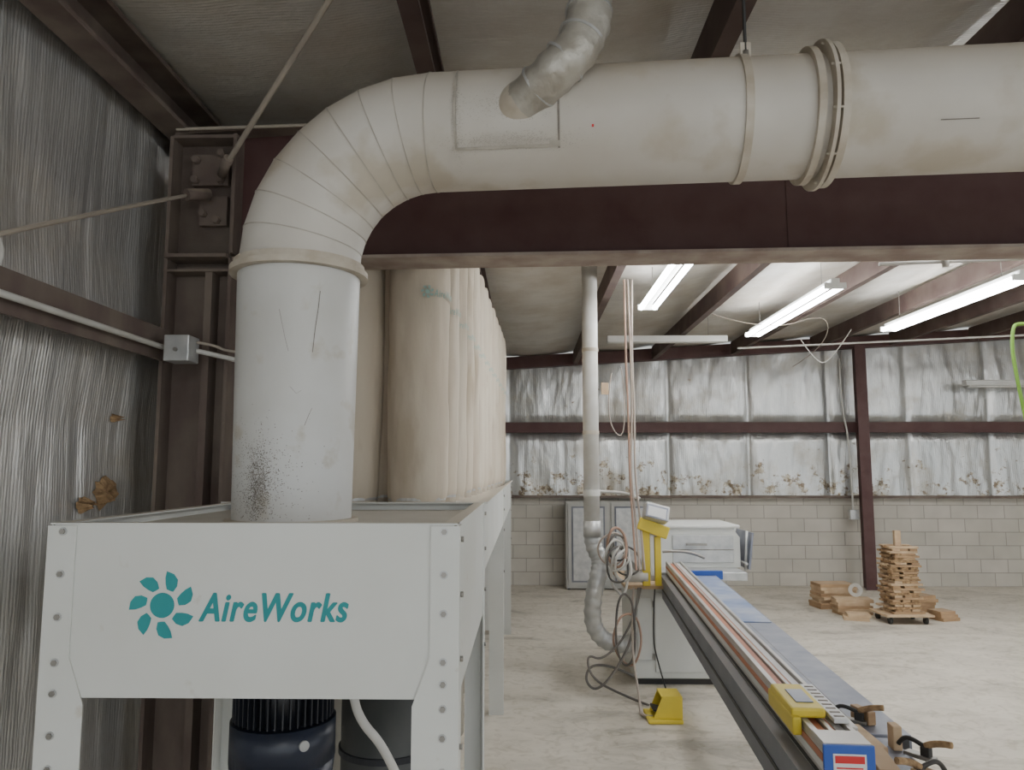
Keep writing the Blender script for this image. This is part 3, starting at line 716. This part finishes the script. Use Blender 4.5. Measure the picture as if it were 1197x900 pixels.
rb('rail_stand_leg_right',.25,.29,.48,.54,0,.846,M_greybeam,.003)
rb('rail_stand_foot',-.10,.32,.27,.55,0,.02,M_greybeam,.003)
RL.rotation_euler=(0,0,ang)
CA=empty('fence_carriage',(.895,2.24,0))
def cb(name,x0,x1,y0,y1,z0,z1,m,bev=0):
    o=box(name,x0,x1,y0,y1,z0,z1,m,None,bev); o.parent=CA; return o
cb('carriage_block',-.085,.02,.22,.50,.976,1.006,M_yellow,.008)
cb('carriage_skirt',-.088,-.06,.20,.52,.93,.985,M_yellow,.006)
cb('carriage_window',-.055,-.0,.28,.42,1.006,1.010,M_table,.003)
cb('carriage_label',.03,.075,.18,.56,.976,.990,M_label,.002)
for i in range(9): cb('label_mark',.038,.068,.2+i*.04,.21+i*.04,.990,.9915,M_scratch)
cb('stop_arm',.075,.14,.3,.5,.90,.93,M_alu,.004)
CA.rotation_euler=(0,0,ang)
WB=empty('clamped_wood_blocks',(.895,2.24,0))
def wb(name,c,s,r,m,bev=.003):
    o=rotbox(name,c,s,r,m,None,bev); o.parent=WB; return o
wb('support_shelf',(.19,.20,.848),(.2,.48,.014),(0,0,0),M_table)
wb('block_a',(.17,.33,.876),(.05,.22,.04),(0,0,.05),M_wood2)
wb('block_b',(.14,.12,.88),(.06,.20,.05),(0,0,-.1),M_wood)
wb('block_c',(.25,.58,.885),(.03,.10,.045),(0,0,.3),M_wood)
wb('block_d',(.265,.34,.893),(.028,.05,.075),(0,0,0),M_wood2)
wb('block_e',(.25,.02,.88),(.05,.12,.04),(0,0,.6),M_wood)
def clamp(x,y,a,k):
    c,s_=math.cos(a),math.sin(a)
    q=lambda u,v_,z:(x+u*c-v_*s_,y+u*s_+v_*c,z)
    wb('clamp_base',q(0,0,.870),(.09,.035,.012),(0,0,a),M_bolt,.002)
    wb('clamp_pivot',q(-.02,0,.888),(.03,.022,.03),(0,0,a),M_rubber,.004)
    o=hose('clamp_arm',[q(-.02,0,.90),q(.02,0,.915),q(.055,0,.91),q(.07,0,.885)],.007,M_rubber,None); o.parent=WB
    o=hose('clamp_handle',[q(-.02,0,.905),q(-.05,0,.925),q(-.10,0,.93)],.010,M_torn if k else M_rubber,None); o.parent=WB
clamp(.21,.56,2.6,1); clamp(.30,.24,2.2,1); clamp(.24,.06,.4,1)
WB.rotation_euler=(0,0,ang)

MC=empty('metal_locker')
box('carcass',.58,1.86,11.2,11.45,.02,1.27,M_locker,MC,.005)
for i,x in enumerate((.61,1.24)):
    box('door_panel_%d'%i,x,x+.59,11.18,11.2,.06,1.25,M_locker,MC,.004)
    box('door_inset_%d'%i,x+.05,x+.54,11.175,11.18,.11,1.20,M_greybeam,MC)
    box('door_inset_panel_%d'%i,x+.075,x+.515,11.17,11.176,.135,1.175,M_galv,MC)
    cyl('handle_%d'%i,(x+.56 if i==0 else x+.03,11.15,.6),(x+.56 if i==0 else x+.03,11.15,.75),.01,M_bolt,MC)
for x in(.6,1.8): box('foot',x,x+.04,11.22,11.3,0,.02,M_rubber,MC)
WS=empty('wood_offcut_stack')
cx,cy=4.32,9.0
random.seed(5)
z=.11
for sx,sy in((-.2,-.15),(.2,-.15),(-.2,.15),(.2,.15)):
    cyl('caster',(cx+sx-.015,cy+sy,.04),(cx+sx+.015,cy+sy,.04),.04,M_rubber,WS,seg=16)
    box('caster_fork',cx+sx-.02,cx+sx+.02,cy+sy-.02,cy+sy+.02,.06,.085,M_bolt,WS)
box('dolly_board',cx-.27,cx+.27,cy-.22,cy+.22,.085,.11,M_wood2,WS,.004)
L=0
while z<.84:
    h=.026; wd=.185-.05*z+random.uniform(-.02,.02)
    for q in range(3):
        m=random.choice([M_wood,M_wood2,M_wood,M_torn])
        if L%2==0:
            yy=(-.12,.0,.12)[q]; j=random.uniform(-.03,.03); rotbox('board',(cx+j,cy+yy,z+h/2),(2*wd,.08,h-.003),(0,0,random.uniform(-.1,.1)),m,WS,.002)
        else:
            xx=(-.65,0,.65)[q]; j=random.uniform(-.02,.02); rotbox('board',(cx+xx*wd+j,cy,z+h/2),(.085,.32,h-.003),(0,0,random.uniform(-.08,.08)),m,WS,.002)
    z+=h; L+=1
box('board_upright',cx-.05,cx+.02,cy-.05,cy,z-.003,z+.17,M_wood2,WS,.002)
OP=empty('wood_offcut_pile')
rb_=[(3.95,9.45,.0,.45,.25,.18),(3.9,9.9,.1,.5,.3,.28),(4.75,9.5,.2,.35,.3,.22),(4.85,9.1,.3,.25,.2,.09),(3.85,9.1,-.2,.3,.2,.07)]
for (x,y,a,sx,sy,h) in rb_:
    z=0
    while z<h:
        rotbox('offcut',(x+random.uniform(-.02,.02),y,z+.019),(sx*random.uniform(.8,1),sy,.037),(0,0,a+random.uniform(-.15,.15)),random.choice([M_wood,M_wood2]),OP,.002); z+=.038
ring('cable_spool_rim',(4.02,9.5,.275),(.2,1,0),.04,.08,.03,M_pipew,OP,seg=32)

# ---------------- lighting ----------------
wd=bpy.data.worlds.new('w'); C.scene.world=wd; wd.use_nodes=True
bg=wd.node_tree.nodes['Background']; bg.inputs[0].default_value=(.90,.96,1.0,1); bg.inputs[1].default_value=1.65
cam=bpy.data.cameras.new('cam'); co=bpy.data.objects.new('camera',cam); link(co)
cam.lens=26.47; cam.sensor_width=36; cam.clip_start=.05
co.location=(0,0,1.75); co.rotation_euler=(math.radians(96.33),0,math.radians(1.07))
C.scene.camera=co
